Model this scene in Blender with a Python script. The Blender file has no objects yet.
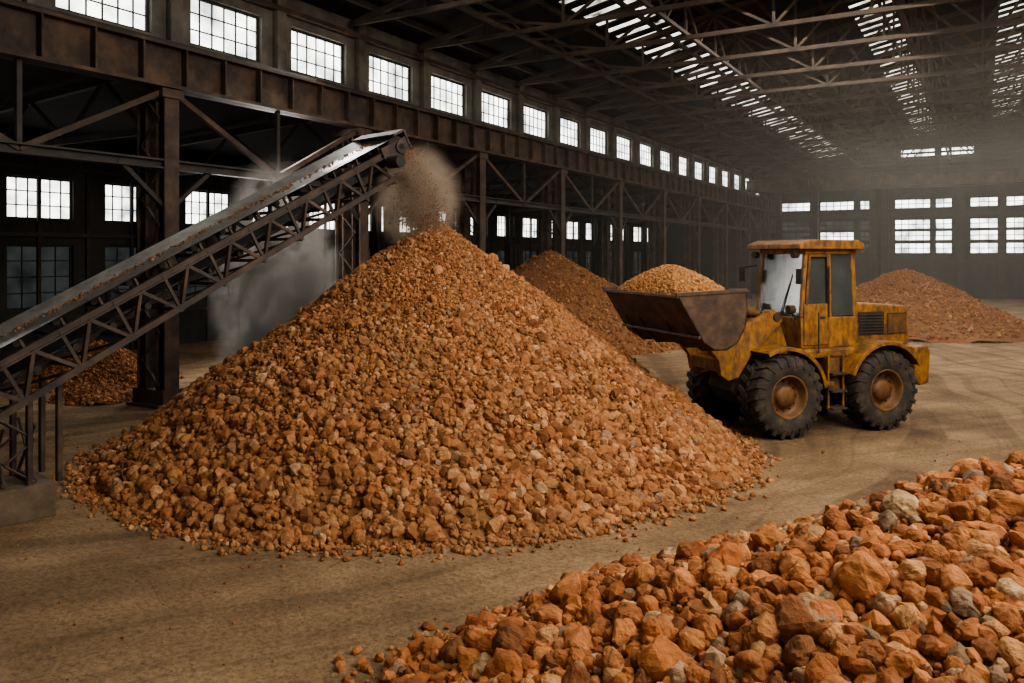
import bpy, bmesh, math, random
import numpy as np
from mathutils import Vector, Matrix, noise
random.seed(7); rng=np.random.default_rng(7)
scene=bpy.context.scene
try: scene.view_settings.look='AgX - Medium High Contrast'
except Exception as e: print('look',e)
YAW=math.radians(30.5)
R_=np.array([math.cos(YAW),math.sin(YAW)]); F_=np.array([-math.sin(YAW),math.cos(YAW)])
def W(a,d,z=0.0):
    p=a*R_+d*F_
    return Vector((p[0],p[1],z))

# ------------------------------------------------------------------ materials
def mat(name):
    m=bpy.data.materials.new(name); m.use_nodes=True
    nt=m.node_tree; nt.nodes.clear()
    out=nt.nodes.new('ShaderNodeOutputMaterial')
    return m,nt,out
def N(nt,t,**k):
    n=nt.nodes.new(t)
    for a,b in k.items():
        if a in n.inputs: n.inputs[a].default_value=b
        else: setattr(n,a,b)
    return n
def srgb(r,g,b):
    f=lambda c:((c/255)/12.92 if c/255<=.04045 else (((c/255)+.055)/1.055)**2.4)
    return (f(r),f(g),f(b),1)
def ramp(nt,stops):
    n=nt.nodes.new('ShaderNodeValToRGB'); e=n.color_ramp.elements
    while len(e)<len(stops): e.new(.5)
    for i,(p,c) in enumerate(stops): e[i].position=p; e[i].color=c
    return n
def surf(name,cols,scale=3,rough=.8,metal=0,bump=.2,bscale=None,detail=6,stretch=(1,1,1),bdist=.02,grime=0):
    m,nt,out=mat(name); L=nt.links
    tc=N(nt,'ShaderNodeTexCoord'); mp=N(nt,'ShaderNodeMapping'); mp.inputs['Scale'].default_value=stretch
    L.new(tc.outputs['Object'],mp.inputs['Vector'])
    nz=N(nt,'ShaderNodeTexNoise'); nz.inputs['Scale'].default_value=scale; nz.inputs['Detail'].default_value=detail; nz.inputs['Roughness'].default_value=.65
    L.new(mp.outputs[0],nz.inputs['Vector'])
    n=len(cols); rp=ramp(nt,[(.3+.4*i/max(1,n-1),c) for i,c in enumerate(cols)])
    L.new(nz.outputs['Fac'],rp.inputs[0])
    b=N(nt,'ShaderNodeBsdfPrincipled'); b.inputs['Roughness'].default_value=rough; b.inputs['Metallic'].default_value=metal
    col=rp.outputs[0]
    if grime:
        g=N(nt,'ShaderNodeTexNoise'); g.inputs['Scale'].default_value=9; g.inputs['Detail'].default_value=10; g.inputs['Roughness'].default_value=.75
        mp2=N(nt,'ShaderNodeMapping'); mp2.inputs['Scale'].default_value=(1,1,.35); L.new(tc.outputs['Object'],mp2.inputs['Vector']); L.new(mp2.outputs[0],g.inputs['Vector'])
        gr=ramp(nt,[(.45,(0,0,0,1)),(.62,(grime,grime,grime,1))]); L.new(g.outputs['Fac'],gr.inputs[0])
        mx=N(nt,'ShaderNodeMix',data_type='RGBA'); L.new(gr.outputs[0],mx.inputs[0]); L.new(col,mx.inputs[6]); mx.inputs[7].default_value=srgb(66,46,32)
        col=mx.outputs[2]
    L.new(col,b.inputs['Base Color'])
    if bump:
        n2=N(nt,'ShaderNodeTexNoise'); n2.inputs['Scale'].default_value=bscale or scale*6; n2.inputs['Detail'].default_value=5
        L.new(tc.outputs['Object'],n2.inputs['Vector'])
        bp=N(nt,'ShaderNodeBump'); bp.inputs['Strength'].default_value=bump; bp.inputs['Distance'].default_value=bdist
        L.new(n2.outputs['Fac'],bp.inputs['Height']); L.new(bp.outputs[0],b.inputs['Normal'])
    L.new(b.outputs[0],out.inputs[0])
    return m
M_steel=surf('rusty_steel',[srgb(38,32,28),srgb(68,55,45),srgb(98,76,57)],scale=2,rough=.75,bump=.1)
M_steel2=surf('dark_steel',[srgb(32,30,29),srgb(52,46,42),srgb(70,59,50)],scale=2,rough=.7,bump=.1)
M_truss=surf('roof_steel',[srgb(44,37,32),srgb(78,64,50)],scale=1.5,rough=.8,bump=0)
M_conv=surf('conveyor_steel',[srgb(34,28,24),srgb(58,46,37),srgb(84,65,50)],scale=3,rough=.6,bump=.15)
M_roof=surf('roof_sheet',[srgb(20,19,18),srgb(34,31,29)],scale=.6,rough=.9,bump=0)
M_conc=surf('grimy_concrete',[srgb(62,58,54),srgb(100,95,88),srgb(122,116,107)],scale=1.2,rough=.9,bump=.15)
M_block=surf('footing_concrete',[srgb(74,62,50),srgb(108,92,74)],scale=4,rough=.95,bump=.4)
M_wall=surf('wall_sheet',[srgb(32,31,31),srgb(52,51,50),srgb(68,66,64)],scale=.8,rough=.85,bump=0,stretch=(1,1,.4))
M_belt=surf('belt_rubber',[srgb(84,82,80),srgb(134,132,128)],scale=5,rough=.28,bump=.08)
M_black=surf('black_rubber',[srgb(30,28,26),srgb(52,47,42)],scale=5,rough=.8,bump=.15)
M_tyre=surf('tyre_rubber',[srgb(30,27,25),srgb(50,44,38),srgb(80,66,50)],scale=4,rough=.9,bump=.3)
M_yellow=surf('loader_paint',[srgb(70,46,26),srgb(126,86,34),srgb(148,100,38),srgb(96,68,36)],scale=3.2,rough=.6,bump=.08,grime=.9)
M_yellow2=surf('rim_paint',[srgb(54,36,24),srgb(98,66,32),srgb(120,80,36)],scale=7,rough=.65,bump=.1,grime=.7)
M_dirt=surf('dirty_undercarriage',[srgb(34,28,24),srgb(70,55,40)],scale=5,rough=.9,bump=.2)
M_bucket=surf('bucket_steel',[srgb(44,36,31),srgb(72,56,44),srgb(94,73,55)],scale=4,rough=.6,metal=.2,bump=.15)

def glass_mat():
    m,nt,out=mat('cab_glass'); L=nt.links
    g=N(nt,'ShaderNodeBsdfPrincipled'); g.inputs['Base Color'].default_value=srgb(84,88,86); g.inputs['Roughness'].default_value=.15
    g.inputs['Specular IOR Level'].default_value=.8
    t=N(nt,'ShaderNodeBsdfTransparent'); t.inputs[0].default_value=(.35,.38,.38,1)
    tc=N(nt,'ShaderNodeTexCoord'); nz=N(nt,'ShaderNodeTexNoise'); nz.inputs['Scale'].default_value=1.5; nz.inputs['Detail'].default_value=5; L.new(tc.outputs['Object'],nz.inputs['Vector'])
    rp=ramp(nt,[(.35,(.4,.4,.4,1)),(.7,(.7,.7,.7,1))]); L.new(nz.outputs['Fac'],rp.inputs[0])
    mx=N(nt,'ShaderNodeMixShader'); L.new(rp.outputs[0],mx.inputs[0]); L.new(t.outputs[0],mx.inputs[1]); L.new(g.outputs[0],mx.inputs[2])
    L.new(mx.outputs[0],out.inputs[0]); return m
M_glass=glass_mat()
def pane_mat(name,strength,lo,hi,scale=1.2):
    m,nt,out=mat(name); L=nt.links
    ge=N(nt,'ShaderNodeNewGeometry'); nz=N(nt,'ShaderNodeTexNoise'); nz.inputs['Scale'].default_value=scale; nz.inputs['Detail'].default_value=4
    L.new(ge.outputs['Position'],nz.inputs['Vector'])
    rp=ramp(nt,[(.32,lo),(.6,hi)]); L.new(nz.outputs['Fac'],rp.inputs[0])
    e=N(nt,'ShaderNodeEmission'); e.inputs['Strength'].default_value=strength; L.new(rp.outputs[0],e.inputs[0])
    L.new(e.outputs[0],out.inputs[0]); return m
M_pane=pane_mat('daylit_frosted_glass',5.0,srgb(130,136,134),srgb(252,252,244))
M_pane_dim=pane_mat('grimy_window_glass',.14,srgb(90,98,98),srgb(150,156,154))
M_sky=pane_mat('skylight_glass',2.6,srgb(30,30,28),srgb(250,244,230),scale=1.5)

def floor_mat():
    m,nt,out=mat('dusty_floor'); L=nt.links
    ge=N(nt,'ShaderNodeNewGeometry')
    def noise_(scale,det=6,rot=0,st=(1,1,1),rough=.6):
        mp=N(nt,'ShaderNodeMapping'); mp.vector_type='TEXTURE'; mp.inputs['Rotation'].default_value=(0,0,rot); mp.inputs['Scale'].default_value=tuple(1/q for q in st)
        L.new(ge.outputs['Position'],mp.inputs[0]); n=N(nt,'ShaderNodeTexNoise'); n.inputs['Scale'].default_value=scale; n.inputs['Detail'].default_value=det; n.inputs['Roughness'].default_value=rough
        L.new(mp.outputs[0],n.inputs['Vector']); return n
    a=noise_(.5,9,rough=.65); r1=ramp(nt,[(.32,srgb(124,98,70)),(.5,srgb(158,129,95)),(.68,srgb(186,156,118))]); L.new(a.outputs['Fac'],r1.inputs[0])
    b=noise_(1.0,8,rot=math.radians(53),st=(.16,2.0,1),rough=.62); r2=ramp(nt,[(.36,(.66,.64,.61,1)),(.62,(1.12,1.1,1.08,1))]); L.new(b.outputs['Fac'],r2.inputs[0])
    mx=N(nt,'ShaderNodeMix',data_type='RGBA',blend_type='MULTIPLY'); mx.inputs[0].default_value=.7
    L.new(r1.outputs[0],mx.inputs[6]); L.new(r2.outputs[0],mx.inputs[7])
    c=noise_(18,7,rough=.78); r3=ramp(nt,[(.38,(.42,.4,.38,1)),(.55,(1.08,1.08,1.08,1))]); L.new(c.outputs['Fac'],r3.inputs[0])
    m2=N(nt,'ShaderNodeMix',data_type='RGBA',blend_type='MULTIPLY'); m2.inputs[0].default_value=.75
    L.new(mx.outputs[2],m2.inputs[6]); L.new(r3.outputs[0],m2.inputs[7])
    # tyre tracks: wide arcs sweeping round the main pile
    vd=N(nt,'ShaderNodeVectorMath',operation='DISTANCE'); vd.inputs[1].default_value=(-22,14,0)
    L.new(ge.outputs['Position'],vd.inputs[0])
    wob=noise_(.18,1); ws=N(nt,'ShaderNodeMath',operation='MULTIPLY_ADD'); ws.inputs[1].default_value=2.5; L.new(wob.outputs['Fac'],ws.inputs[0]); L.new(vd.outputs['Value'],ws.inputs[2])
    nn=N(nt,'ShaderNodeTexNoise',noise_dimensions='1D'); nn.inputs['Scale'].default_value=1.5; nn.inputs['Detail'].default_value=3; nn.inputs['Roughness'].default_value=.6; L.new(ws.outputs[0],nn.inputs['W'])
    r4=ramp(nt,[(.38,(.6,.57,.54,1)),(.5,(1.04,1.04,1.04,1))]); L.new(nn.outputs['Fac'],r4.inputs[0])
    mk=noise_(.6,4); rk=ramp(nt,[(.38,(.3,.3,.3,1)),(.6,(.9,.9,.9,1))]); L.new(mk.outputs['Fac'],rk.inputs[0])
    m3=N(nt,'ShaderNodeMix',data_type='RGBA',blend_type='MULTIPLY'); L.new(rk.outputs[0],m3.inputs[0]); L.new(m2.outputs[2],m3.inputs[6]); L.new(r4.outputs[0],m3.inputs[7])
    p=N(nt,'ShaderNodeBsdfPrincipled'); p.inputs['Roughness'].default_value=.92; L.new(m3.outputs[2],p.inputs['Base Color'])
    ad=N(nt,'ShaderNodeMath',operation='MULTIPLY_ADD'); ad.inputs[1].default_value=1.4
    d=noise_(7,10,rough=.75); L.new(b.outputs['Fac'],ad.inputs[0]); L.new(d.outputs['Fac'],ad.inputs[2])
    bp=N(nt,'ShaderNodeBump'); bp.inputs['Strength'].default_value=1.0; bp.inputs['Distance'].default_value=.14
    L.new(ad.outputs[0],bp.inputs['Height']); L.new(bp.outputs[0],p.inputs['Normal'])
    L.new(p.outputs[0],out.inputs[0]); return m
M_floor=floor_mat()

def rock_mat(name,bscale=30,dusty=.35):
    m,nt,out=mat(name); L=nt.links
    at=N(nt,'ShaderNodeAttribute'); at.attribute_name='rockcol'
    ge=N(nt,'ShaderNodeNewGeometry'); nz=N(nt,'ShaderNodeTexNoise'); nz.inputs['Scale'].default_value=bscale*.5; nz.inputs['Detail'].default_value=6
    L.new(ge.outputs['Position'],nz.inputs['Vector'])
    rp=ramp(nt,[(.3,(.5,.45,.4,1)),(.68,(1.22,1.2,1.18,1))]); L.new(nz.outputs['Fac'],rp.inputs[0])
    mx=N(nt,'ShaderNodeMix',data_type='RGBA',blend_type='MULTIPLY'); mx.inputs[0].default_value=.9
    L.new(at.outputs['Color'],mx.inputs[6]); L.new(rp.outputs[0],mx.inputs[7])
    dn=N(nt,'ShaderNodeTexNoise'); dn.inputs['Scale'].default_value=1.3; dn.inputs['Detail'].default_value=5; L.new(ge.outputs['Position'],dn.inputs['Vector'])
    dr=ramp(nt,[(.35,(.1,.1,.1,1)),(.7,(dusty,dusty,dusty,1))]); L.new(dn.outputs['Fac'],dr.inputs[0])
    md=N(nt,'ShaderNodeMix',data_type='RGBA'); L.new(dr.outputs[0],md.inputs[0]); L.new(mx.outputs[2],md.inputs[6]); md.inputs[7].default_value=srgb(142,104,70)
    p=N(nt,'ShaderNodeBsdfPrincipled'); p.inputs['Roughness'].default_value=.92; L.new(md.outputs[2],p.inputs['Base Color'])
    p.inputs['Specular IOR Level'].default_value=.2
    n2=N(nt,'ShaderNodeTexNoise'); n2.inputs['Scale'].default_value=bscale; n2.inputs['Detail'].default_value=8; n2.inputs['Roughness'].default_value=.7
    L.new(ge.outputs['Position'],n2.inputs['Vector'])
    bp=N(nt,'ShaderNodeBump'); bp.inputs['Strength'].default_value=.9; bp.inputs['Distance'].default_value=.03
    L.new(n2.outputs['Fac'],bp.inputs['Height']); L.new(bp.outputs[0],p.inputs['Normal'])
    L.new(p.outputs[0],out.inputs[0]); return m
M_rock=rock_mat('crushed_ore',dusty=.6)
M_rockbig=rock_mat('ore_boulders',bscale=22,dusty=.35)

# ------------------------------------------------------------------ mesh builder
class MB:
    def __init__(s): s.v=[];s.f=[];s.m=[];s.mats=[];s.sm=[]
    def mi(s,m):
        if m not in s.mats: s.mats.append(m)
        return s.mats.index(m)
    def add(s,vs,fs,m,smooth=False):
        o=len(s.v); s.v+= [tuple(v) for v in vs]; k=s.mi(m)
        for f in fs: s.f.append(tuple(i+o for i in f)); s.m.append(k); s.sm.append(smooth)
    def box(s,x0,x1,y0,y1,z0,z1,m):
        vs=[(x,y,z) for x in(x0,x1) for y in(y0,y1) for z in(z0,z1)]
        s.add(vs,[(0,1,3,2),(4,6,7,5),(0,4,5,1),(2,3,7,6),(0,2,6,4),(1,5,7,3)],m)
    def beam(s,p,q,w,h,m,up=(0,0,1)):
        p=Vector(p);q=Vector(q);d=(q-p).normalized();u=Vector(up)
        if abs(d.dot(u))>.98: u=Vector((1,0,0))
        sd=d.cross(u).normalized(); u=sd.cross(d)
        vs=[]
        for c in(p,q):
            for a,b in((-1,-1),(1,-1),(1,1),(-1,1)): vs.append(c+sd*(a*w/2)+u*(b*h/2))
        s.add(vs,[(0,1,2,3),(7,6,5,4),(0,4,5,1),(1,5,6,2),(2,6,7,3),(3,7,4,0)],m)
    def ibeam(s,p,q,w,h,m,up=(0,0,1),t=.04):
        p=Vector(p);q=Vector(q);d=(q-p).normalized();u=Vector(up)
        if abs(d.dot(u))>.98: u=Vector((1,0,0))
        sd=d.cross(u).normalized(); u=sd.cross(d)
        o=u*(h/2-t/2)
        s.beam(p+o,q+o,w,t,m,up); s.beam(p-o,q-o,w,t,m,up); s.beam(p,q,t,h-2*t,m,up)
    def cyl(s,p,q,r,m,seg=16,r2=None,cap=True):
        p=Vector(p);q=Vector(q);d=(q-p).normalized();u=Vector((0,0,1))
        if abs(d.dot(u))>.95: u=Vector((1,0,0))
        a=d.cross(u).normalized();b=a.cross(d); r2=r if r2 is None else r2
        vs=[p+(a*math.cos(t)+b*math.sin(t))*r for t in [2*math.pi*i/seg for i in range(seg)]]
        vs+=[q+(a*math.cos(t)+b*math.sin(t))*r2 for t in [2*math.pi*i/seg for i in range(seg)]]
        s.add(vs,[(i,(i+1)%seg,seg+(i+1)%seg,seg+i) for i in range(seg)],m,True)
        if cap: s.add(vs,[tuple(range(seg))[::-1],tuple(range(seg,2*seg))],m)
    def prism(s,prof,y0,y1,m):   # polygon in XZ extruded along Y
        n=len(prof); vs=[(x,y0,z) for x,z in prof]+[(x,y1,z) for x,z in prof]
        s.add(vs,[(i,(i+1)%n,n+(i+1)%n,n+i) for i in range(n)]+[tuple(range(n))[::-1],tuple(range(n,2*n))],m)
    def lathe(s,prof,c,m,seg=40,smooth=True,a0=0,a1=2*math.pi): # around Y axis through c
        full=abs(a1-a0-2*math.pi)<1e-6; k=seg if full else seg+1; vs=[]
        for i in range(k):
            t=a0+(a1-a0)*i/seg
            for r,y in prof: vs.append((c[0]+r*math.cos(t),c[1]+y,c[2]+r*math.sin(t)))
        n=len(prof); fs=[]
        for i in range(seg):
            j=(i+1)%k
            for a in range(n-1): fs.append((i*n+a,i*n+a+1,j*n+a+1,j*n+a))
        s.add(vs,fs,m,smooth)
    def mesh(s,name):
        me=bpy.data.meshes.new(name); me.from_pydata(s.v,[],s.f)
        for m in s.mats: me.materials.append(m)
        me.polygons.foreach_set('material_index',s.m); me.polygons.foreach_set('use_smooth',s.sm)
        bm=bmesh.new(); bm.from_mesh(me); bmesh.ops.recalc_face_normals(bm,faces=bm.faces); bm.to_mesh(me); bm.free()
        return me
    def obj(s,name,parent=None,bevel=0):
        o=bpy.data.objects.new(name,s.mesh(name)); scene.collection.objects.link(o)
        if parent: o.parent=parent
        if bevel:
            b=o.modifiers.new('bevel','BEVEL'); b.width=bevel; b.segments=2; b.limit_method='ANGLE'; b.angle_limit=math.radians(35)
        return o
def inst(name,me,loc=(0,0,0),rot=(0,0,0)):
    o=bpy.data.objects.new(name,me); o.location=loc; o.rotation_euler=rot; scene.collection.objects.link(o); return o
def empty(name,loc=(0,0,0),rz=0):
    e=bpy.data.objects.new(name,None); e.location=loc; e.rotation_euler=(0,0,rz); scene.collection.objects.link(e); return e

# ------------------------------------------------------------------ hall shell
XL=-14.7; XO=-24.0; XR=19.7; XC=2.5; Y0=-8.0; Y1=66.0; PITCH=5.9; CY0=10.5
cols_y=[CY0+PITCH*k for k in range(-3,10) if CY0+PITCH*k<Y1-1]
mb=MB(); mb.box(XO-.3,XR+.3,Y0-14,Y1+.3,-.3,0,M_floor); mb.obj('floor')

def wall_with_holes(name,axis,pos,th,u0,u1,z0,z1,holes,m,parent=None):
    mb=MB()
    def B(a,b,c,d):
        if b-a<1e-4 or d-c<1e-4: return
        if axis=='x': mb.box(pos-th/2,pos+th/2,a,b,c,d,m)
        else: mb.box(a,b,pos-th/2,pos+th/2,c,d,m)
    rows=sorted(set((h[2],h[3]) for h in holes)); z=z0
    for (a,b) in rows:
        B(u0,u1,z,a); u=u0
        for h in sorted(h for h in holes if (h[2],h[3])==(a,b)):
            B(u,h[0],a,b); u=h[1]
        B(u,u1,a,b); z=b
    B(u0,u1,z,z1)
    return mb.obj(name)
def window_mesh(name,w,h,nc,nr,pane,fr=.06,mu=.035):
    b=MB(); b.box(-.012,.012,0.0,w,0.0,h,pane)
    for z in(0,h-fr): b.box(-.06,.06,0,w,z,z+fr,M_steel2)
    for y in(0,w-fr): b.box(-.06,.06,y,y+fr,fr,h-fr,M_steel2)
    for i in range(1,nc): y=w*i/nc; b.box(-.04,.04,y-mu/2,y+mu/2,fr,h-fr,M_steel2)
    for i in range(1,nr): z=h*i/nr; b.box(-.035,.035,fr,w-fr,z-mu/2,z+mu/2,M_steel2)
    return b.mesh(name)
wn=[0]
def put_window(me,loc,rz=0):
    wn[0]+=1; inst('window_%d'%wn[0],me,loc,(0,0,rz))
ys=[11.45-2.95*6+2.95*k for k in range(30)]; ys=[y for y in ys if y>Y0+.5 and y+2.0<Y1-.3]
WZ0,WZ1=7.72,8.84
wall_with_holes('wall_left',"x",XL-.35,.3,Y0,Y1,7.42,9.7,[(y,y+2.0,WZ0,WZ1) for y in ys],M_conc)
wm=window_mesh('clerestory_window',2.0,WZ1-WZ0,6,3,M_pane,mu=.03)
for y in ys: put_window(wm,(XL-.37,y,WZ0))
mb=MB()
for y in ys: mb.box(XL-.2,XL-.02,y-.62,y-.33,7.4,9.5,M_conc)
mb.box(XL-.2,XL+.05,Y0,Y1,7.42,7.56,M_conc); mb.box(XL-.2,XL+.02,Y0,Y1,9.05,9.17,M_steel)
mb.obj('trim_1')
ys2=[12.1-2.95*6+2.98*k for k in range(30)]; ys2=[y for y in ys2 if y>Y0+.5 and y+1.95<Y1-.3]
wall_with_holes('wall_aisle','x',XO-.15,.3,Y0,Y1,0,7.2,[(y,y+1.95,4.15,5.4) for y in ys2]+[(y,y+1.95,1.5,3.4) for y in ys2],M_wall)
wm2=window_mesh('aisle_window',1.95,1.25,6,3,M_pane)
wm3=window_mesh('aisle_window_low',1.95,1.9,4,4,M_pane_dim)
for y in ys2: put_window(wm2,(XO-.15,y,4.15)); put_window(wm3,(XO-.15,y,1.5))
mb=MB()
for y in np.arange(Y0+.3,Y1,1.49): mb.box(XO,XO+.09,y-.05,y+.05,0,7,M_steel2)
for z in(1.2,3.7,5.7): mb.box(XO,XO+.12,Y0,Y1,z-.06,z+.06,M_steel2)
mb.obj('trim_2')
mb=MB(); mb.add([(XO-.3,Y0,6.7),(XL-.2,Y0,7.25),(XL-.2,Y1,7.25),(XO-.3,Y1,6.7),(XO-.3,Y0,6.85),(XL-.2,Y0,7.4),(XL-.2,Y1,7.4),(XO-.3,Y1,6.85)],
 [(0,1,2,3),(7,6,5,4),(0,4,5,1),(1,5,6,2),(2,6,7,3),(3,7,4,0)],M_roof); mb.obj('ceiling_aisle')
bw=[(-13.8,-11.6),(-10.9,-8.4),(-8.0,-7.3),(-5.6,-3.2),(-2.9,-1.8),(-.7,1.05),(1.5,3.6),(5,7.4),(8,10.4),(12,14.4),(15,17.4)]
rowsz=[(3.2,4.0),(4.15,4.9),(5.0,5.75),(6.55,7.25)]
holes=[(a,b,c,d) for c,d in rowsz for a,b in bw]
gab=[(-5.2,-2.9),(-2.6,-.4)]
holes+=[(a,b,10.35,10.95) for a,b in gab]
wall_with_holes('wall_back','y',Y1+.15,.3,XO,XR+.3,0,13.2,holes,M_wall)
for a,b in bw:
    for i,(c,d) in enumerate(rowsz):
        dim = (a in(-13.8,-8.0) and i<3) or (a==-10.9 and i in(0,2)) 
        me=window_mesh('back_window',b-a,d-c,max(2,int((b-a)/.45)),2,M_pane_dim if dim else M_pane,mu=.05)
        put_window(me,(b,Y1+.12,c),math.radians(90))
for a,b in gab: put_window(window_mesh('gable_window',b-a,.6,5,2,M_pane,mu=.05),(b,Y1+.12,10.35),math.radians(90))
mb=MB()
for x in(-14.0,-11.2,-7.0,-6.2,-1.25,1.3,4.3,7.7,11.2,14.8,17.8): mb.ibeam((x,Y1-.35,0),(x,Y1-.35,9.3),.4,.5,M_steel2)
mb.beam((XL,Y1-.5,2.6),(XR,Y1-.5,2.6),.15,.2,M_steel2); mb.beam((XL,Y1-.5,6.1),(XR,Y1-.5,6.1),.15,.2,M_steel2)
mb.obj('trim_3')
CYb=58.0; mb=MB()
for dy in(-.7,.7):
    mb.ibeam((XL+.3,CYb+dy,7.95),(XR-1.1,CYb+dy,7.95),.4,.8,M_steel)
    for x in np.arange(XL+.9,XR-1.5,1.2): mb.box(x-.03,x+.03,CYb+dy-.18,CYb+dy+.18,7.58,8.32,M_steel)
for x in(XL+.32,XR-1.1): mb.box(x-.2,x+.2,CYb-1.2,CYb+1.2,7.51,7.75,M_steel)
mb.box(3.5,5.0,CYb-.9,CYb+.9,8.36,8.9,M_steel2)
mb.obj('bridge_crane')
wall_with_holes('wall_right','x',XR+.15,.3,Y0,Y1,0,9.7,[(y,y+2.0,WZ0,WZ1) for y in ys],M_wall)
for y in ys: put_window(wm,(XR+.15,y,WZ0))
wall_with_holes('wall_front','y',Y0-.15,.3,XO,XR+.3,0,13.2,[(-3,11,0,7.0)],M_wall)
RZ0,RZ1=9.6,9.6+(XC-XL)*.2
def rz(x): return RZ1-abs(x-XC)*.2
strips=[(-10.6,-8.9),(-4.0,-2.7),(.6,2.2),(5.5,7.0),(11,12.5)]
mb=MB(); xs=[XL-.5]
for a,b in strips[:3]: xs+=[a,b]
xs+=[XC]
for a,b in strips[3:]: xs+=[a,b]
xs+=[XR+.3]
def slab(x0,x1,m,y0=Y0,y1=Y1,t=.12,dz=0):
    vs=[(x,y,rz(x)+dz+k) for k in(0,t) for x in(x0,x1) for y in(y0,y1)]
    mb.add(vs,[(0,1,3,2),(4,6,7,5),(0,4,5,1),(2,3,7,6),(0,2,6,4),(1,5,7,3)],m)
i=0
while i<len(xs)-1:
    a,b=xs[i],xs[i+1]
    if (a,b) in strips:
        y=Y0
        while y<Y1-1:
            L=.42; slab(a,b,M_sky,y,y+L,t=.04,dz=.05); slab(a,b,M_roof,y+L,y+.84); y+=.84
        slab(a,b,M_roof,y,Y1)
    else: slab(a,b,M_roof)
    i+=1
mb.obj('ceiling')
mb=MB()
for x in np.arange(XL+.8,XR,1.55): mb.beam((x,Y0,rz(x)-.09),(x,Y1,rz(x)-.09),.08,.16,M_truss)
mb.obj('roof_purlins')
def truss_mesh():
    b=MB(); zb=9.35; n=14
    P=[XL+(XR-XL)*i/n for i in range(n+1)]
    b.beam((XL,0,zb),(XR,0,zb),.12,.12,M_truss)
    b.beam((XL,0,rz(XL)-.25),(XC,0,rz(XC)-.25),.13,.14,M_truss); b.beam((XC,0,rz(XC)-.25),(XR,0,rz(XR)-.25),.13,.14,M_truss)
    for i in range(n+1):
        x=P[i]; 
        if rz(x)-.25-zb>.15: b.beam((x,0,zb),(x,0,rz(x)-.25),.07,.07,M_truss,up=(1,0,0))
        if i<n:
            x2=P[i+1]
            if i%2==0: b.beam((x,0,zb),(x2,0,rz(x2)-.25),.07,.07,M_truss)
            else: b.beam((x,0,rz(x)-.25),(x2,0,zb),.07,.07,M_truss)
    return b.mesh('roof_truss')
tm=truss_mesh()
ty=[CY0+PITCH/2*k for k in range(-6,19) if Y0<CY0+PITCH/2*k<Y1-1]
for i,y in enumerate(ty): inst('roof_truss',tm,(0,y,0))
def longi(x):
    b=MB(); zt=rz(x)-.4; zb=9.45
    b.beam((x,Y0+.5,zb),(x,Y1-1,zb),.1,.1,M_truss); y=Y0+.5;k=0
    s=PITCH/4
    while y+s<Y1-1:
        b.beam((x,y,zb if k%2 else zt),(x,y+s,zt if k%2 else zb),.06,.06,M_truss); y+=s;k+=1
    b.beam((x,Y0+.5,zt),(x,Y1-1,zt),.08,.08,M_truss)
    b.obj('roof_bracing')
for x in(-11.5,-7.3,-1.8,2.5,7,12): longi(x)
def column_mesh():
    b=MB()
    for dx in(-.3,.3):
        b.ibeam((dx,0,0),(dx,0,6.45),.34,.3,M_steel,up=(1,0,0),t=.035)
    z=.4;k=0
    while z<6.2:
        for y in(-.16,.16): b.beam((-.28 if k%2 else .28,y,z),(.28 if k%2 else -.28,y,z+.55),.06,.02,M_steel)
        z+=.55;k+=1
    b.box(-.55,.55,-.35,.35,0,.06,M_steel); b.box(-.5,.5,-.24,.24,.06,.35,M_steel)
    b.box(-.5,.5,-.25,.25,6.3,6.48,M_steel)
    return b.mesh('steel_column')
cm=column_mesh()
for y in cols_y: inst('steel_column',cm,(XL,y,0))
for y in cols_y: inst('steel_column',cm,(XR-.8,y,0),(0,0,math.pi))
def girder(x,name):
    b=MB(); b.box(x-.03,x+.03,Y0+.02,Y1-.02,6.5,7.38,M_steel)
    b.box(x-.22,x+.22,Y0+.02,Y1-.02,7.34,7.4,M_steel); b.box(x-.22,x+.22,Y0+.02,Y1-.02,6.5,6.57,M_steel); b.box(x-.05,x+.05,Y0+.02,Y1-.02,7.4,7.5,M_steel2)
    for y in np.arange(Y0+.1,Y1,.985): b.box(x-.2,x+.2,y-.02,y+.02,6.57,7.34,M_steel)
    zl=4.95
    b.ibeam((x,Y0+.02,zl),(x,Y1-.02,zl),.24,.2,M_steel2)
    ysn=[cols_y[0]-PITCH]+cols_y+[cols_y[-1]+PITCH]
    for a,c in zip(ysn[:-1],ysn[1:]):
        a=max(a,Y0+.1);c=min(c,Y1-.1); m=(a+c)/2
        if c-a<2: continue
        b.beam((x,a,6.5),(x,m,zl),.11,.11,M_steel); b.beam((x,m,zl),(x,c,6.5),.11,.11,M_steel)
        b.beam((x,m,zl),(x,m,6.5),.09,.09,M_steel2,up=(1,0,0))
        for q,sg in((a,1),(c,-1)): b.beam((x,q,4.0),(x,q+sg*1.1,zl),.09,.09,M_steel2)
    b.obj(name)
girder(XL+.32,'crane_girder'); girder(XR-1.1,'crane_girder')
def aisle_mesh():
    b=MB(); x0,x1=XO+.1,XL-.4
    b.beam((x0,0,6.55),(x1,0,7.0),.14,.2,M_steel2); b.beam((x0,0,5.7),(x1,0,5.7),.12,.14,M_steel2); n=6
    for i in range(n):
        xa=x0+(x1-x0)*i/n; xb=x0+(x1-x0)*(i+1)/n
        za,zb=(5.7,6.55+.45*(i+1)/n) if i%2==0 else (6.55+.45*i/n,5.7)
        b.beam((xa,0,za),(xb,0,zb),.07,.07,M_steel2)
    b.ibeam((x0+.15,0,0),(x0+.15,0,6.5),.3,.3,M_steel2,up=(1,0,0))
    return b.mesh('aisle_frame')
am=aisle_mesh()
for y in cols_y: inst('aisle_frame',am,(0,y,0))

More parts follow.
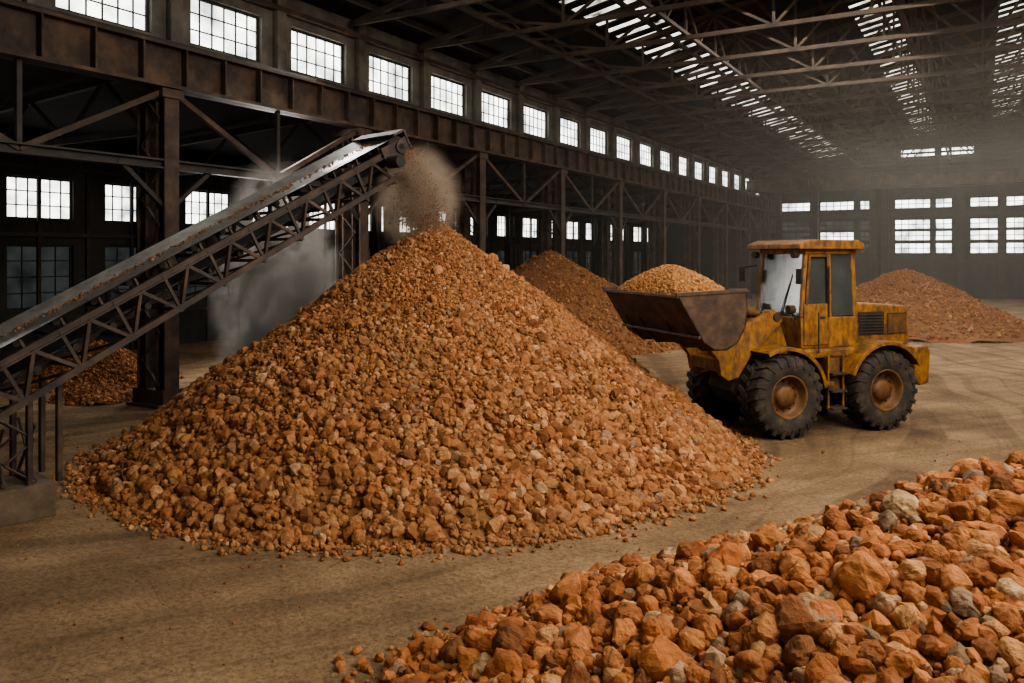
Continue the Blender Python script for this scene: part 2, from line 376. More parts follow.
# ------------------------------------------------------------------ rocks
def hull(n,seed,squash=.8,lo=.86):
    r=np.random.default_rng(seed); bm=bmesh.new(); k=0
    for i in range(n):
        ph=math.pi*(3-math.sqrt(5))*i; zz=1-2*(i+.5)/n; rr=math.sqrt(1-zz*zz)
        p=np.array([math.cos(ph)*rr,math.sin(ph)*rr,zz])+r.normal(0,.2,3); p/=np.linalg.norm(p); p*=r.uniform(lo,1.05); 
        bm.verts.new(p*np.array([1,r.uniform(.75,.95),squash*r.uniform(.85,1.1)]))
    g=bmesh.ops.convex_hull(bm,input=bm.verts[:])
    bad=[e for e in g['geom_interior'] if isinstance(e,bmesh.types.BMVert)]
    if bad: bmesh.ops.delete(bm,geom=list(set(bad)),context='VERTS')
    bmesh.ops.triangulate(bm,faces=bm.faces[:]); return bm
def arr(bm):
    bm.verts.ensure_lookup_table(); bm.verts.index_update()
    v=np.array([v.co[:] for v in bm.verts]); f=np.array([[x.index for x in fa.verts] for fa in bm.faces]); bm.free(); return v,f
small=[arr(hull(18+i%7,100+i,lo=.9)) for i in range(14)]
def big(seed,n=13,cuts=3,amp=.05,sm=1):
    bm=hull(n,seed,.85); bmesh.ops.subdivide_edges(bm,edges=bm.edges[:],cuts=cuts,use_grid_fill=True)
    bmesh.ops.triangulate(bm,faces=bm.faces[:])
    for _ in range(sm): bmesh.ops.smooth_vert(bm,verts=bm.verts[:],factor=.5,use_axis_x=True,use_axis_y=True,use_axis_z=True)
    o=Vector((seed*3.1,seed*1.7,0))
    for v in bm.verts:
        n1=noise.noise(v.co*1.8+o); n2=noise.noise(v.co*5+o); n3=noise.noise(v.co*11+o); v.co*=1.05+amp*3.0*n1+amp*2.0*n2+amp*.9*n3
    return arr(bm)
bigs=[big(300+i,n=13+i%6,cuts=4,sm=3) for i in range(12)]
meds=[big(400+i,n=14+i%5,cuts=2,amp=.055,sm=2) for i in range(12)]
def rots(n):
    q=rng.normal(size=(n,4)); q/=np.linalg.norm(q,axis=1)[:,None]; w,x,y,z=q.T
    return np.stack([np.stack([1-2*(y*y+z*z),2*(x*y-z*w),2*(x*z+y*w)],1),np.stack([2*(x*y+z*w),1-2*(x*x+z*z),2*(y*z-x*w)],1),np.stack([2*(x*z-y*w),2*(y*z+x*w),1-2*(x*x+y*y)],1)],1)
class Rocks:
    def __init__(s): s.V=[];s.F=[];s.C=[];s.n=0
    def add(s,pos,size,col,variants):
        n=len(pos); R=rots(n); sc=size[:,None]*rng.uniform(.8,1.2,(n,3)); var=rng.integers(0,len(variants),n)
        for k,(v,f) in enumerate(variants):
            ix=np.where(var==k)[0]
            if not len(ix): continue
            vv=v[None]*sc[ix][:,None,:]; vv=np.einsum('nij,nvj->nvi',R[ix],vv)+pos[ix][:,None,:]
            ff=f[None]+(np.arange(len(ix))*len(v))[:,None,None]+s.n
            s.V.append(vv.reshape(-1,3)); s.F.append(ff.reshape(-1,3)); s.C.append(np.repeat(col[ix],len(v),axis=0)); s.n+=len(ix)*len(v)
    def grid(s,V,F,col):
        s.V.append(V); s.F.append(F+s.n); s.C.append(np.tile(col,(len(V),1))); s.n+=len(V)
    def mesh(s,name,m,flat=True):
        V=np.concatenate(s.V).astype(np.float32);F=np.concatenate(s.F).astype(np.int32);C=np.concatenate(s.C).astype(np.float32)
        me=bpy.data.meshes.new(name); me.vertices.add(len(V)); me.vertices.foreach_set('co',V.ravel())
        me.loops.add(F.size); me.loops.foreach_set('vertex_index',F.ravel()); me.polygons.add(len(F))
        me.polygons.foreach_set('loop_start',np.arange(0,F.size,3,dtype=np.int32)); me.update(calc_edges=True)
        a=me.attributes.new('rockcol','FLOAT_COLOR','POINT'); C4=np.concatenate([C[:,:3],np.ones((len(C),1),np.float32)],1); a.data.foreach_set('color',C4.astype(np.float32).ravel())
        if flat: me.shade_flat()
        else: me.shade_smooth()
        me.materials.append(m); return me
    def obj(s,name,m,flat=True,parent=None):
        o=bpy.data.objects.new(name,s.mesh(name,m,flat)); scene.collection.objects.link(o)
        if parent: o.parent=parent
        return o
def palette(n,cols,w,jit=.2):
    c=np.array([srgb(*x)[:3] for x in cols]); ix=rng.choice(len(cols),n,p=np.array(w)/sum(w)); return c[ix]*rng.uniform(1-jit,1+jit,(n,1))*rng.uniform(.96,1.04,(n,3))
PAL=[(160,108,70),(174,124,84),(140,90,56),(188,142,104),(114,72,46),(194,158,124),(146,122,102)]; PW=[30,24,22,12,15,4,3]
PALF=[(168,106,64),(180,120,76),(148,90,54),(190,142,98),(114,70,44),(180,150,118),(134,116,98)]; PWF=[28,22,22,12,12,4,4]
def pile_fn(H,A,B,seed,power=1.0,lump=.05,wob=.05,tip=.03):
    r=np.random.default_rng(seed); ph=r.uniform(0,6.28,8)
    def wobf(th): return 1+wob*(.6*np.sin(2*th+ph[0])+.5*np.sin(3*th+ph[1])+.35*np.sin(5*th+ph[2])+.25*np.sin(9*th+ph[3]))
    def h(u,v):
        rho=np.sqrt(u*u+v*v); th=np.arctan2(v,u); q=np.sqrt((rho/wobf(th))**2+tip*tip)
        x=u*A;y=v*B
        z=H*np.clip(1+tip*.6-q,-.05,2)**power
        z+=lump*np.clip(q*3,0,1)*(np.sin(x*2.3+ph[4])*np.sin(y*2.1+ph[5])+.6*np.sin(x*5.1+y*1.7+ph[6])*np.sin(y*4.7-x+ph[7]))
        return z
    return h,wobf
def make_pile(name,a,d,H,A,B,n,s0,s1,pal,pw,seed,layers=None,m=M_rock,flat=True,spread=.05,axes=None,sizevar=.48,lump=.05,variants=None,wob=.05,tip=.03,gcol=(116,78,50),pex=1.7):
    global rng; rng=np.random.default_rng(seed)
    h,wf=pile_fn(H,A,B,seed,lump=lump,wob=wob,tip=tip); c=W(a,d); R=Rocks()
    ax=R_ if axes is None else axes; ay=np.array([-ax[1],ax[0]])
    def world(u,v,z): 
        p=np.outer(u*A,ax)+np.outer(v*B,ay); return np.stack([p[:,0],p[:,1],z],1)
    NR,NT=60,140; u=[];v=[]
    for i in range(NR+1):
        for j in range(NT):
            t=2*math.pi*j/NT; r=max(1e-4,i/NR*1.08); u.append(r*math.cos(t)); v.append(r*math.sin(t))
    u=np.array(u);v=np.array(v); V=world(u,v,h(u,v)-s1*.3)
    F=[]
    for i in range(NR):
        for j in range(NT):
            k=(j+1)%NT; p=i*NT+j;q=i*NT+k;r=(i+1)*NT+k;s=(i+1)*NT+j; F+=[(p,s,r),(p,r,q)]
    R.grid(V,np.array(F),np.array(srgb(*gcol)[:3]))
    m_=n*5; rad=np.sqrt(rng.uniform(0,1.02,m_)); th=rng.uniform(0,2*math.pi,m_); sz=s0+(s1-s0)*rad**pex
    wgt=(s0/sz)**2; wgt=np.minimum(wgt,.6); keep=rng.uniform(0,1,m_)<wgt/wgt.max(); ix=np.where(keep)[0][:n]
    rad=rad[ix];th=th[ix];sz=sz[ix];rad=rad*wf(th); u=rad*np.cos(th);v=rad*np.sin(th)
    size=sz*np.exp(rng.normal(-.07,sizevar,len(ix)))
    size=np.minimum(size,s1*1.9)
    z=np.maximum(h(u,v),0)+size*rng.uniform(-.25,.35,len(ix)); z=np.maximum(z,size*.35)
    R.add(world(u,v,z),size,palette(len(ix),pal,pw),variants or small)
    k=int(n*spread); th=rng.uniform(0,2*math.pi,k); rad=(1.0+np.abs(rng.normal(0,.04,k)))*wf(th); size=s1*rng.uniform(.15,.9,k)
    u=rad*np.cos(th);v=rad*np.sin(th); R.add(world(u,v,size*.45),size,palette(k,pal,pw),variants or small)
    if layers:
        for (k,sa,sb,vr) in layers:
            rad=np.sqrt(rng.uniform(0,1.0,k)); th=rng.uniform(0,2*math.pi,k); rad*=wf(th);u=rad*np.cos(th);v=rad*np.sin(th)
            size=rng.uniform(sa,sb,k); z=np.maximum(h(u,v),0)+size*rng.uniform(.0,.4,k)
            R.add(world(u,v,z),size,palette(k,pal,pw),vr)
    o=R.obj(name,m,flat); o.location=(c.x,c.y,0); print(name,R.n); return o
make_pile('ore_pile',-1.33,13.6,3.72,4.95,5.15,74000,.016,.058,PAL,PW,11,wob=.018,lump=.05,tip=.02,spread=.06)
make_pile('ore_pile',1.4,29.5,3.3,5.3,5.3,14000,.025,.045,PAL,PW,12,lump=.03,gcol=(130,88,58))
make_pile('ore_pile',16.3,33.0,2.6,4.7,4.7,13000,.025,.05,PAL,PW,13,lump=.05,tip=.12,gcol=(130,88,58))
make_pile('ore_pile',-10.2,19.6,1.0,1.9,1.6,3500,.025,.04,PAL,PW,14)
make_pile('ore_pile',-8.9,17.2,.42,1.0,.8,1400,.02,.035,PAL,PW,15)
make_pile('boulder_pile',4.6,5.6,1.82,5.5,2.6,15000,.03,.052,PALF,PWF,21,pex=1,
   layers=[(4600,.05,.085,meds),(950,.085,.13,bigs),(170,.13,.175,bigs)],m=M_rockbig,flat=True,lump=.05,wob=.04,spread=.05,tip=.05)
rng=np.random.default_rng(5); R=Rocks(); k=700
aa=rng.uniform(-6,9,k); dd=rng.uniform(5.5,22,k); P=np.outer(aa,R_)+np.outer(dd,F_); s=np.exp(rng.normal(-4.5,.45,k))
R.add(np.stack([P[:,0],P[:,1],s*.5],1),s,palette(k,PAL,PW),small)
sp=[(-1.28,5.95,.05),(-1.05,5.9,.03),(-.95,6.25,.025),(-.7,6.5,.03),(-1.0,7.2,.015),(-2.6,7.9,.02)]
R.add(np.array([list(W(a,d,s*.5)) for a,d,s in sp]),np.array([x[2] for x in sp]),palette(len(sp),PALF[:2],[1,1]),small)
R.obj('scattered_stones',M_rock)

# ------------------------------------------------------------------ conveyor
root=empty('conveyor_belt')
pt=W(-5.95,9.5,0); ph_=W(-2.3,13.5,0)
hor=(ph_-pt); hl=hor.length; hd=hor.normalized(); 
zA,zB=2.02,4.88; sl=(zB-zA)/hl
e_z=lambda s: zA+sl*s
side=Vector((hd.y,-hd.x,0))
upn=Vector((-hd.x*sl,-hd.y*sl,1)).normalized()
def C(s,lat,up):
    return Vector((pt.x,pt.y,0))+hd*s+Vector((0,0,e_z(s)))+side*lat+upn*up
s0,s1_=-3.3,hl; WD=.5; DP=.56
b=MB()
for lt in(-WD,WD):
    b.ibeam(C(s0,lt,-.02),C(s1_,lt,-.02),.08,.10,M_conv,t=.02); b.beam(C(s0+.6,lt,-DP),C(s1_-.1,lt,-DP+.12),.07,.08,M_conv)
    n=13
    for i in range(n):
        a=s0+.6+(s1_-s0-.8)*i/n; c=s0+.6+(s1_-s0-.8)*(i+1)/n; mid=(a+c)/2
        b.beam(C(a,lt,-DP+.03),C(mid,lt,-.05),.045,.045,M_conv); b.beam(C(mid,lt,-.05),C(c,lt,-DP+.03),.045,.045,M_conv)
        b.beam(C(a,lt,-DP),C(a,lt,0),.04,.04,M_conv)
for i in range(14):
    a=s0+.6+(s1_-s0-.8)*i/13
    b.beam(C(a,-WD,-DP+.03),C(a,WD,-DP+.03),.045,.045,M_conv); b.beam(C(a,-WD,-.08),C(a,WD,-.08),.045,.045,M_conv)
    if i<13:
        c=s0+.6+(s1_-s0-.8)*(i+1)/13; b.beam(C(a,-WD,-DP+.03),C(c,WD,-DP+.03),.035,.035,M_conv)
b.obj('truss_frame',root)
b=MB()
hw=.50; n=40; vs=[];fs=[]
prof=[(-hw,.20),(-.2,.12),(.2,.12),(hw,.15)]
for i in range(n+1):
    s=s0+.1+(s1_-s0-.0)*i/n
    for l,u in prof: vs.append(C(s,l,u))
for i in range(n):
    for j in range(3): fs.append((i*4+j,i*4+j+1,i*4+j+5,i*4+j+4))
b.add(vs,fs,M_belt,False)
b.beam(C(s0+.1,0,-.22),C(s1_,0,-.22),.8,.02,M_black,up=upn)
b.obj('belt',root)
b=MB()
b.cyl(C(s1_+.05,-.48,-.02),C(s1_+.05,.48,-.02),.19,M_black,24); b.cyl(C(s1_+.05,-.6,-.02),C(s1_+.05,.6,-.02),.06,M_conv)
b.cyl(C(s0+.1,-.48,-.04),C(s0+.1,.48,-.04),.17,M_black,24)
for lt in(-.54,.54):
    b.beam(C(s1_-.3,lt,-.02),C(s1_+.2,lt,-.02),.05,.24,M_conv,up=upn); b.cyl(C(s1_+.05,lt-.06,-.02),C(s1_+.05,lt+.06,-.02),.11,M_conv)
b.beam(C(s1_+.12,-.56,.2),C(s1_+.12,.56,.2),.24,.04,M_conv,up=upn); b.beam(C(s1_+.25,-.54,.06),C(s1_+.25,.54,.06),.04,.24,M_conv,up=upn)
b.cyl(C(s1_-.25,.58,-.16),C(s1_-.25,.86,-.16),.1,M_black,16)
for i in range(20):
    s=s0+.3+(s1_-s0-.6)*i/19; b.cyl(C(s,-.45,-.28),C(s,.45,-.28),.045,M_black,10); b.cyl(C(s,-.25,.06),C(s,.25,.06),.045,M_black,10)
    b.beam(C(s,WD-.02,.0),C(s,WD-.02,.13),.04,.03,M_conv)
b.obj('rollers',root)
b=MB(); s=-.02
for lt in(-.3,.3):
    for ds in(-.16,.16):
        top=C(s+ds,lt,-DP); b.beam((top.x,top.y,.38),top,.065,.065,M_conv)
    z=.42;k=0; t0=C(s-.16,lt,0);t1=C(s+.16,lt,0)
    while z<1.05:
        p,q=(t0,t1) if k%2 else (t1,t0); b.beam((p.x,p.y,z),(q.x,q.y,z+.25),.03,.03,M_conv); z+=.25;k+=1
p0=C(s,0,0)
for ds in(-.16,.16):
    a=C(s+ds,-.3,0);c=C(s+ds,.3,0); b.beam((a.x,a.y,.45),(c.x,c.y,1.1),.035,.035,M_conv); b.beam((c.x,c.y,.45),(a.x,a.y,1.1),.035,.035,M_conv); b.beam((a.x,a.y,.44),(c.x,c.y,.44),.06,.06,M_conv)
a=p0+hd*-.36; c=p0+hd*.36
b.beam((a.x,a.y,.2),(c.x,c.y,.2),.8,.4,M_block)
b.obj('support_trestle',root,bevel=.012)
rng=np.random.default_rng(9); R=Rocks(); k=500; ss=rng.uniform(s0+.3,s1_+.1,k); ll=rng.normal(0,.07,k)-.1
P=np.array([list(C(a,l,.13)) for a,l in zip(ss,ll)]); R.add(P,rng.uniform(.01,.022,k),palette(k,PAL,PW)*.7,small)
R.obj('belt_load',M_rock,parent=root)
hp=C(s1_+.22,0,.12); k=15000; t=rng.uniform(0,1,k)**.8; R=Rocks()
fall=hp.z-3.6
P=np.zeros((k,3)); sp=.09+.17*t+np.where(rng.uniform(0,1,k)<.25,.12,0); tt=np.sqrt(t)
g1=W(-1.5,13.5); 
P[:,0]=hp.x+(g1.x-hp.x)*tt+rng.normal(0,1,k)*sp*.6; P[:,1]=hp.y+(g1.y-hp.y)*tt+rng.normal(0,1,k)*sp*.6; P[:,2]=hp.z-fall*t+rng.normal(0,.05,k)
R.add(P,rng.uniform(.005,.019,k),palette(k,PAL,PW)*.8,small); R.obj('falling_ore',M_rock,parent=root)

def dust(name,loc,scale,dens,col,nscale=2.0,rotz=0,thr=(.42,.7),soft=.1):
    m,nt,out=mat(name+'_haze'); L=nt.links
    tc=N(nt,'ShaderNodeTexCoord'); ln=N(nt,'ShaderNodeVectorMath',operation='LENGTH'); L.new(tc.outputs['Object'],ln.inputs[0])
    mr=N(nt,'ShaderNodeMapRange'); mr.interpolation_type='SMOOTHSTEP'; mr.inputs['From Min'].default_value=1.0; mr.inputs['From Max'].default_value=soft
    L.new(ln.outputs['Value'],mr.inputs['Value'])
    ge=N(nt,'ShaderNodeNewGeometry'); nz=N(nt,'ShaderNodeTexNoise'); nz.inputs['Scale'].default_value=nscale; nz.inputs['Detail'].default_value=6; nz.inputs['Distortion'].default_value=.9
    L.new(ge.outputs['Position'],nz.inputs['Vector'])
    m2=N(nt,'ShaderNodeMapRange'); m2.inputs['From Min'].default_value=thr[0]; m2.inputs['From Max'].default_value=thr[1]; L.new(nz.outputs['Fac'],m2.inputs['Value'])
    mu=N(nt,'ShaderNodeMath',operation='MULTIPLY'); L.new(mr.outputs[0],mu.inputs[0]); L.new(m2.outputs[0],mu.inputs[1])
    m3=N(nt,'ShaderNodeMath',operation='MULTIPLY'); m3.inputs[1].default_value=dens; L.new(mu.outputs[0],m3.inputs[0])
    vs=N(nt,'ShaderNodeVolumePrincipled'); vs.inputs['Color'].default_value=col; vs.inputs['Anisotropy'].default_value=.1
    L.new(m3.outputs[0],vs.inputs['Density']); L.new(vs.outputs[0],out.inputs['Volume'])
    bm=bmesh.new(); bmesh.ops.create_icosphere(bm,subdivisions=3,radius=1); me=bpy.data.meshes.new(name); bm.to_mesh(me); bm.free(); me.materials.append(m)
    o=bpy.data.objects.new(name,me); o.location=loc; o.scale=scale; o.rotation_euler=(0,0,rotz); scene.collection.objects.link(o); return o
dust('dust_cloud',W(-1.6,13.5,4.05),(.85,.85,1.05),9.0,(.86,.66,.5,1),2.6,thr=(.28,.7))
dust('dust_cloud',W(-4.7,15.8,2.3),(1.6,1.2,2.9),9.0,(.98,.91,.83,1),1.3,thr=(.43,.68),soft=.15)
m,nt,out=mat('airborne_dust'); v=N(nt,'ShaderNodeVolumeScatter'); v.inputs['Color'].default_value=(.95,.88,.78,1); v.inputs['Density'].default_value=.0042
nt.links.new(v.outputs[0],out.inputs['Volume'])
b=MB(); b.box(XL+.9,XR-1.6,19.0,Y1-1.3,.05,9.1,m); b.obj('airborne_dust')

# ------------------------------------------------------------------ wheel loader
ld=empty('wheel_loader',W(5.31,14.68,0),math.atan2(-.770,-.6374))
WX=1.075; WY=.80; WR=.71
def wheel(name,x,y):
    b=MB(); c=(0,0,0); s=1 if y>0 else -1
    prof=[(.34,-.2),(.40,-.25),(.55,-.275),(.63,-.255),(.665,-.21),(.675,0),(.665,.21),(.63,.255),(.55,.275),(.40,.25),(.34,.2)]
    b.lathe(prof,c,M_tyre,48)
    for k in range(22):
        for sd in(-1,1):
            t=2*math.pi*(k+(.5 if sd>0 else 0))/22
            def P(r,y,dt): return Vector((r*math.cos(t+dt),y,r*math.sin(t+dt)))
            pts=[P(.66,0,.0),P(.66,0,.13),P(.63,sd*.262,.16+.13),P(.63,sd*.262,.16),P(WR,0.0,.01),P(WR,0.0,.12),P(.70,sd*.235,.15+.12),P(.70,sd*.235,.16)]
            b.add(pts,[(0,1,2,3),(4,5,6,7),(0,1,5,4),(1,2,6,5),(2,3,7,6),(3,0,4,7)],M_tyre)
            pts=[P(.63,sd*.255,.16),P(.63,sd*.255,.27),P(.53,sd*.275,.27),P(.53,sd*.275,.18),P(.69,sd*.25,.16),P(.69,sd*.25,.27),P(.54,sd*.295,.26),P(.54,sd*.295,.19)]
            b.add(pts,[(0,1,2,3),(4,5,6,7),(0,1,5,4),(1,2,6,5),(2,3,7,6),(3,0,4,7)],M_tyre)
    q=s
    rp=[(.375,q*.235),(.36,q*.245),(.335,q*.225),(.325,q*.10),(.30,q*.08),(.21,q*.06),(.19,q*.10),(.17,q*.16),(.10,q*.18),(0.001,q*.18)]
    b.lathe(rp,c,M_yellow2,40)
    for k in range(12):
        t=2*math.pi*k/12; b.cyl((.25*math.cos(t),q*.06,.25*math.sin(t)),(.25*math.cos(t),q*.095,.25*math.sin(t)),.016,M_dirt,8)
    b.lathe([(.34,-q*.22),(.3,-q*.05),(.001,-q*.05)],c,M_dirt,24)
    o=b.obj(name,ld); o.location=(x,y,WR); return o
wheel('wheel_front_near',WX,WY); wheel('wheel_front_far',WX,-WY); wheel('wheel_rear_near',-WX+.06,WY); wheel('wheel_rear_far',-WX+.06,-WY)
b=MB()
b.prism([(-2.05,.75),(-1.9,.55),(-.25,.5),(.05,.65),(.05,1.3),(-2.05,1.35)],-.42,.42,M_dirt)
b.prism([(.15,.62),(.4,.5),(1.55,.5),(1.75,.75),(1.65,1.15),(1.3,1.3),(.15,1.2)],-.36,.36,M_dirt)
b.cyl((.1,0,.45),(.1,0,1.35),.13,M_dirt)
b.cyl((WX,-.78,WR),(WX,.78,WR),.17,M_dirt); b.cyl((-WX,-.78,WR),(-WX,.78,WR),.17,M_dirt)
b.obj('chassis',ld,bevel=.02)
b=MB()
b.prism([(-.74,1.35),(-2.02,1.35),(-2.06,1.5),(-2.04,2.04),(-1.96,2.16),(-.74,2.24)],-.52,.52,M_yellow)
b.prism([(-1.80,1.42),(-1.80,.86),(-1.92,.72),(-2.14,.76),(-2.18,1.34),(-2.10,1.46)],-.90,.90,M_yellow)
b.prism([(-.72,1.3),(-.72,1.55),(-1.9,1.5),(-1.9,1.36)],-.6,.6,M_yellow)
b.prism([(.55,1.3),(.55,1.46),(-.8,1.46),(-.8,1.3)],-.78,.78,M_yellow)
b.obj('engine_hood',ld,bevel=.035)
b=MB()
for sy in(-1,1):
    y0=.522*sy
    b.box(-1.45,-.86,min(y0,y0+.01*sy),max(y0,y0+.01*sy),1.64,2.06,M_black)
    for k in range(7): z=1.67+.055*k; b.box(-1.43,-.88,min(y0,y0+.03*sy),max(y0,y0+.03*sy),z,z+.015,M_dirt)
    b.box(-1.98,-1.53,min(y0,y0+.01*sy),max(y0,y0+.01*sy),1.64,2.03,M_dirt)
    b.box(-1.96,-1.55,min(y0,y0+.016*sy),max(y0,y0+.016*sy),1.66,2.01,M_yellow2)
    b.cyl((-2.19,.76*sy,1.2),(-2.15,.76*sy,1.2),.05,M_dirt,12)
b.box(-2.09,-2.05,-.4,.4,1.55,2.0,M_black)
for k in range(8): b.box(-2.11,-2.08,-.4,.4,1.57+.055*k,1.585+.055*k,M_dirt)
b.cyl((-1.25,-.2,2.15),(-1.25,-.2,2.75),.05,M_black,14); b.cyl((-1.25,-.2,2.2),(-1.25,-.2,2.55),.085,M_dirt,14)
b.obj('grilles_and_exhaust',ld)
def fender(b,x,a0,a1,r=.83,t=.04,y0=.50,y1=1.09):
    for sy in(-1,1):
        lo,hi=sorted((sy*y0,sy*y1)); b.lathe([(r,lo),(r+t,lo),(r+t,hi),(r-.03,hi),(r-.03,hi-.03*1),(r,hi-.03),(r,lo)],(x,0,WR),M_yellow,20,False,math.radians(a0),math.radians(a1))
b=MB(); fender(b,-WX+.06,22,150); fender(b,WX,62,172,r=.80,y1=1.0)
for sy in(-1,1):
    lo,hi=sorted((.5*sy,1.0*sy)); b.box(.12,.27,lo,hi,.85,.92,M_yellow)
b.obj('fenders',ld,bevel=.01)
b=MB()
for sy in(-1,1):
    def yb(p,q): return sorted((p*sy,q*sy))
    lo,hi=yb(.42,.8); b.box(-.22,.12,lo,hi,.72,1.3,M_yellow2)
    for x in(-.2,.12):
        lo,hi=yb(.84,.88); b.box(x-.02,x+.02,lo,hi,.42,1.35,M_yellow)
    for z in(.42,.72,1.02):
        lo,hi=yb(.72,.98); b.box(-.2,.12,lo,hi,z,z+.035,M_dirt)
    b.cyl((.3,.84*sy,1.4),(.3,.84*sy,2.1),.016,M_dirt,8)
b.obj('steps',ld,bevel=.008)
X0,X1,YC=-.72,.5,.64
b=MB()
b.prism([(X0,1.46),(X1,1.46),(X1+.02,2.0),(X0,2.0)],-YC,YC,M_yellow)
zt=3.2; xt1=X1-.12
posts=[((X1,2.0),(xt1,zt)),((X0,2.0),(X0+.04,zt))]
for (xa,za),(xb,zb) in posts:
    for sy in(-1,1): b.beam((xa-.03*np.sign(xa),sy*(YC-.04),za),(xb-.03*np.sign(xb),sy*(YC-.07),zb),.08,.09,M_yellow)
for sy in(-1,1):
    b.beam((-.12,sy*(YC-.035),2.0),(-.12,sy*(YC-.065),zt),.07,.08,M_yellow)
    b.beam((X0,sy*(YC-.06),3.16),(xt1,sy*(YC-.06),3.16),.07,.09,M_yellow)
b.beam((xt1,-YC,3.16),(xt1,YC,3.16),.07,.09,M_yellow); b.beam((X0+.04,-YC,3.16),(X0+.04,YC,3.16),.07,.09,M_yellow)
b.prism([(X0-.08,3.2),(X0-.08,3.3),(X0+.05,3.37),(X1-.1,3.37),(X1+.12,3.29),(X1+.12,3.2)],-.74,.74,M_yellow)
b.obj('cab_frame',ld,bevel=.018)
b=MB()
b.box(-.10,X1-.04,YC+.002,YC+.022,1.52,2.24,M_yellow)
b.box(-.10,X1-.04,-YC-.022,-YC-.002,1.52,2.24,M_yellow)
for sy in (-1,1):
    y0=sy*(YC+.012)
    b.beam((-.07,y0,2.22),(-.07,y0-sy*.02,3.1),.03,.05,M_yellow2); b.beam((X1-.09,y0,2.22),(xt1-.06,y0-sy*.02,3.1),.03,.05,M_yellow2)
    b.beam((-.09,y0-sy*.02,3.09),(xt1-.05,y0-sy*.02,3.09),.03,.05,M_yellow2)
b.box(.02,.13,YC+.02,YC+.045,1.98,2.02,M_black)
b.cyl((-.05,YC+.05,2.0),(-.05,YC+.05,2.9),.013,M_dirt,8)
b.obj('cab_doors',ld,bevel=.006)
b=MB()
for sy in(-1,1):
    y0=sy*(YC-.02);y1=sy*(YC-.05)
    b.add([(X1-.05,y0,2.02),(xt1-.03,y1,3.14),(-.1,y1,3.14),(-.1,y0,2.02)],[(0,1,2,3)],M_glass)
    b.add([(-.16,y0,2.02),(-.16,y1,3.14),(X0+.06,y1,3.14),(X0+.03,y0,2.02)],[(0,1,2,3)],M_glass)
b.add([(X1,-YC+.06,2.0),(X1,YC-.06,2.0),(xt1,YC-.09,3.14),(xt1,-YC+.09,3.14)],[(0,1,2,3)],M_glass)
b.add([(X0+.01,-YC+.06,2.0),(X0+.01,YC-.06,2.0),(X0+.04,YC-.09,3.14),(X0+.04,-YC+.09,3.14)],[(0,1,2,3)],M_glass)
b.obj('cab_glass',ld)
b=MB()
b.prism([(-.5,1.9),(-.5,2.75),(-.4,2.78),(-.32,2.1),(.05,2.1),(.05,1.9)],-.24,.24,M_black)
b.cyl((.3,0,1.9),(.22,0,2.35),.03,M_black); b.lathe([(.17,-.015),(.19,0),(.17,.015),(.17,-.015)],(.2,0,2.38),M_black,20)
b.box(.34,.46,-.5,.5,1.98,2.2,M_black)
b.beam((X1+.02,.1,2.05),(xt1+.04,.32,2.75),.015,.02,M_black)
for sy in(-1,1):
    b.cyl((X1+.02,.55*sy,3.1),(X1+.12,.55*sy,3.1),.06,M_dirt,14)
    b.beam((X1-.05,.66*sy,2.9),(X1+.2,.86*sy,2.85),.02,.02,M_black); b.box(X1+.17,X1+.2,.80*sy-.07,.80*sy+.07,2.6,2.86,M_black)
    b.beam((X1,.5*sy,1.98),(X1+.28,.72*sy,2.1),.03,.03,M_dirt); b.cyl((X1+.24,.72*sy,2.16),(X1+.36,.72*sy,2.16),.075,M_dirt,16)
b.obj('cab_fittings',ld)
b=MB()
for sy in(-1,1):
    lo,hi=sorted((.26*sy,.33*sy))
    b.prism([(.45,1.2),(.65,1.75),(.8,2.12),(1.02,2.14),(1.15,1.9),(1.4,1.25)],lo,hi,M_yellow)
    lo,hi=sorted((.38*sy,.50*sy))
    b.prism([(.78,1.95),(.85,2.1),(1.05,2.12),(1.5,1.92),(1.95,1.66),(2.25,1.78),(2.36,1.70),(2.32,1.56),(2.1,1.3),(2.05,1.05),(1.9,.95),(1.7,1.0),(1.45,1.35),(1.0,1.75)],lo,hi,M_yellow)
    b.cyl((.92,.24*sy,2.02),(.92,.53*sy,2.02),.07,M_dirt)
    b.cyl((2.27,.36*sy,1.68),(2.27,.53*sy,1.68),.06,M_dirt)
    b.cyl((.8,.44*sy,1.15),(1.25,.44*sy,1.3),.075,M_yellow2); b.cyl((1.25,.44*sy,1.3),(1.72,.44*sy,1.5),.04,M_conv)
b.beam((1.95,-.45,1.2),(1.95,.45,1.2),.2,.2,M_yellow)
b.prism([(1.45,1.45),(1.6,2.15),(1.75,2.2),(1.85,2.1),(1.7,1.4)],-.09,.09,M_yellow)
b.cyl((.95,0,2.05),(1.35,0,2.12),.09,M_yellow2); b.cyl((1.35,0,2.12),(1.68,0,2.14),.045,M_conv)
b.beam((1.75,0,2.12),(2.1,0,2.2),.1,.08,M_yellow)
b.obj('lift_arms',ld,bevel=.012)
prof=[(3.38,2.47),(3.1,2.02),(2.9,1.72),(2.72,1.60),(2.48,1.58),(2.26,1.70),(2.12,1.95),(2.08,2.25),(2.12,2.52)]
b=MB(); BW=1.27; th=.035
inn=[]
for i,(x,z) in enumerate(prof):
    cx,cz=2.75,2.35; d=math.hypot(cx-x,cz-z); inn.append((x+(cx-x)/d*th,z+(cz-z)/d*th))
b.prism(prof+inn[::-1],-BW,BW,M_bucket)
for sy in(-1,1):
    lo,hi=sorted((BW*sy,(BW-.04)*sy)); b.prism(prof,lo,hi,M_bucket)
    b.beam((3.4,sy*(BW-.02),2.48),(2.1,sy*(BW-.02),2.53),.07,.06,M_bucket)
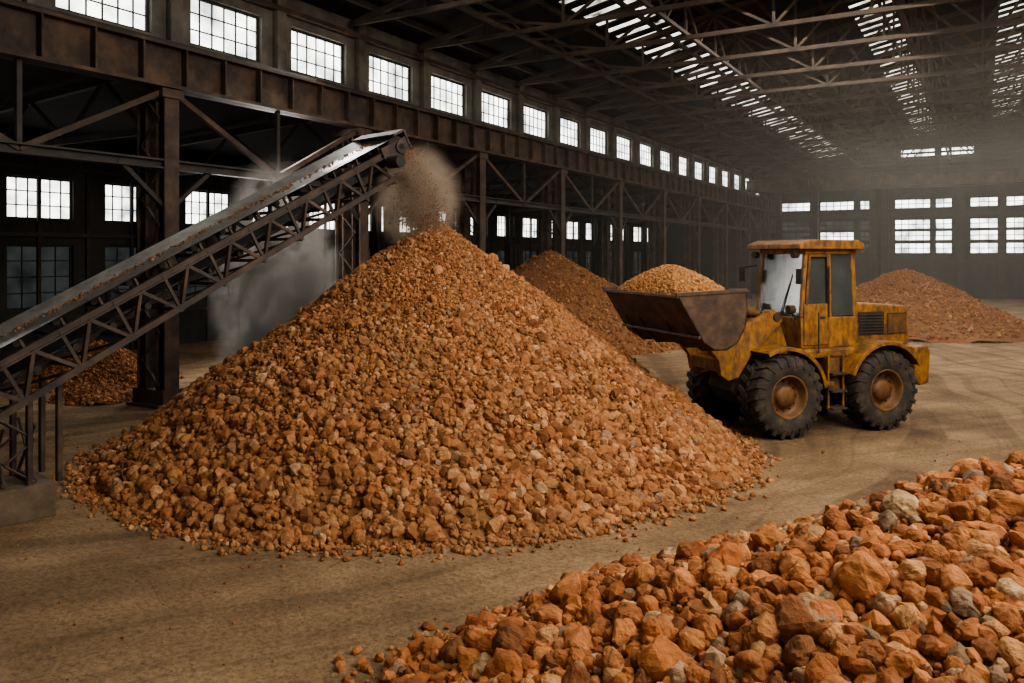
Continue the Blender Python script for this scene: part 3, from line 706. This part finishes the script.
b.beam((3.36,-BW,2.45),(3.36,BW,2.45),.07,.05,M_bucket); b.beam((2.1,-BW,2.52),(2.1,BW,2.52),.07,.06,M_bucket)
for y in(-.95,-.45,.45,.95): b.prism([(2.16,2.3),(2.18,1.75),(2.4,1.54),(2.75,1.55),(2.95,1.73),(3.12,2.0),(3.05,2.0),(2.4,1.64)],y-.02,y+.02,M_bucket)
b.beam((2.98,-BW,1.80),(2.98,BW,1.80),.05,.05,M_bucket)
b.obj('bucket',ld,bevel=.008)
rng=np.random.default_rng(33); R=Rocks(); H_=.56
def hh(u,v): 
    q=np.maximum(np.abs(u),np.abs(v))*.6+.4*np.sqrt(u*u+v*v)
    return 2.42+H_*np.clip(1.02-np.sqrt(q*q+.03),0,1)**.7
g=[];n=24
for i in range(n+1):
    for j in range(n+1):
        u=-1+2*i/n;v=-1+2*j/n; g.append((2.74+u*.6,v*1.22,float(hh(np.array(u),np.array(v)))-.03))
F=[]
for i in range(n):
    for j in range(n): p=i*(n+1)+j; F+=[(p,p+n+1,p+n+2),(p,p+n+2,p+1)]
R.grid(np.array(g),np.array(F),np.array(srgb(140,94,56)[:3]))
k=5200; u=rng.uniform(-1,1,k);v=rng.uniform(-1,1,k); s=rng.uniform(.015,.036,k)
R.add(np.stack([2.74+u*.59,v*1.2,hh(u,v)],1),s,palette(k,[(190,138,88),(202,154,106),(164,112,68)],[3,2,2]),small)
R.obj('bucket_load',M_rock,parent=ld)

# ------------------------------------------------------------------ light
w=bpy.data.worlds.new('overcast_sky'); scene.world=w; w.use_nodes=True
bg=w.node_tree.nodes['Background']; bg.inputs[0].default_value=(1,.95,.87,1); bg.inputs[1].default_value=1.7
def area(name,loc,tgt,sx,sy,p,col):
    l=bpy.data.lights.new(name,'AREA'); l.shape='RECTANGLE'; l.size=sx; l.size_y=sy; l.energy=p; l.color=col
    o=bpy.data.objects.new(name,l); o.location=loc; d=Vector(tgt)-Vector(loc); o.rotation_euler=d.to_track_quat('-Z','Y').to_euler(); scene.collection.objects.link(o)
area('skylight_lamp',(3.5,8,9.2),(-3,11,0),7,10,2700,(1,.92,.80))
area('skylight_lamp',(0,26,9.2),(-1,26,0),10,14,1700,(1,.92,.82))
area('skylight_lamp',(-2,46,9.2),(-2,46,0),10,16,1400,(1,.94,.86))
area('window_daylight',(XL+.9,14,8.3),(-4,12,0),1.2,14,900,(1,.97,.92))

cam=bpy.data.cameras.new('camera'); co=bpy.data.objects.new('camera',cam); scene.collection.objects.link(co); scene.camera=co
co.location=(0,0,3.1); co.rotation_euler=(math.radians(90),0,YAW); cam.lens=28; cam.sensor_width=36; cam.shift_y=-.0845; cam.clip_end=300
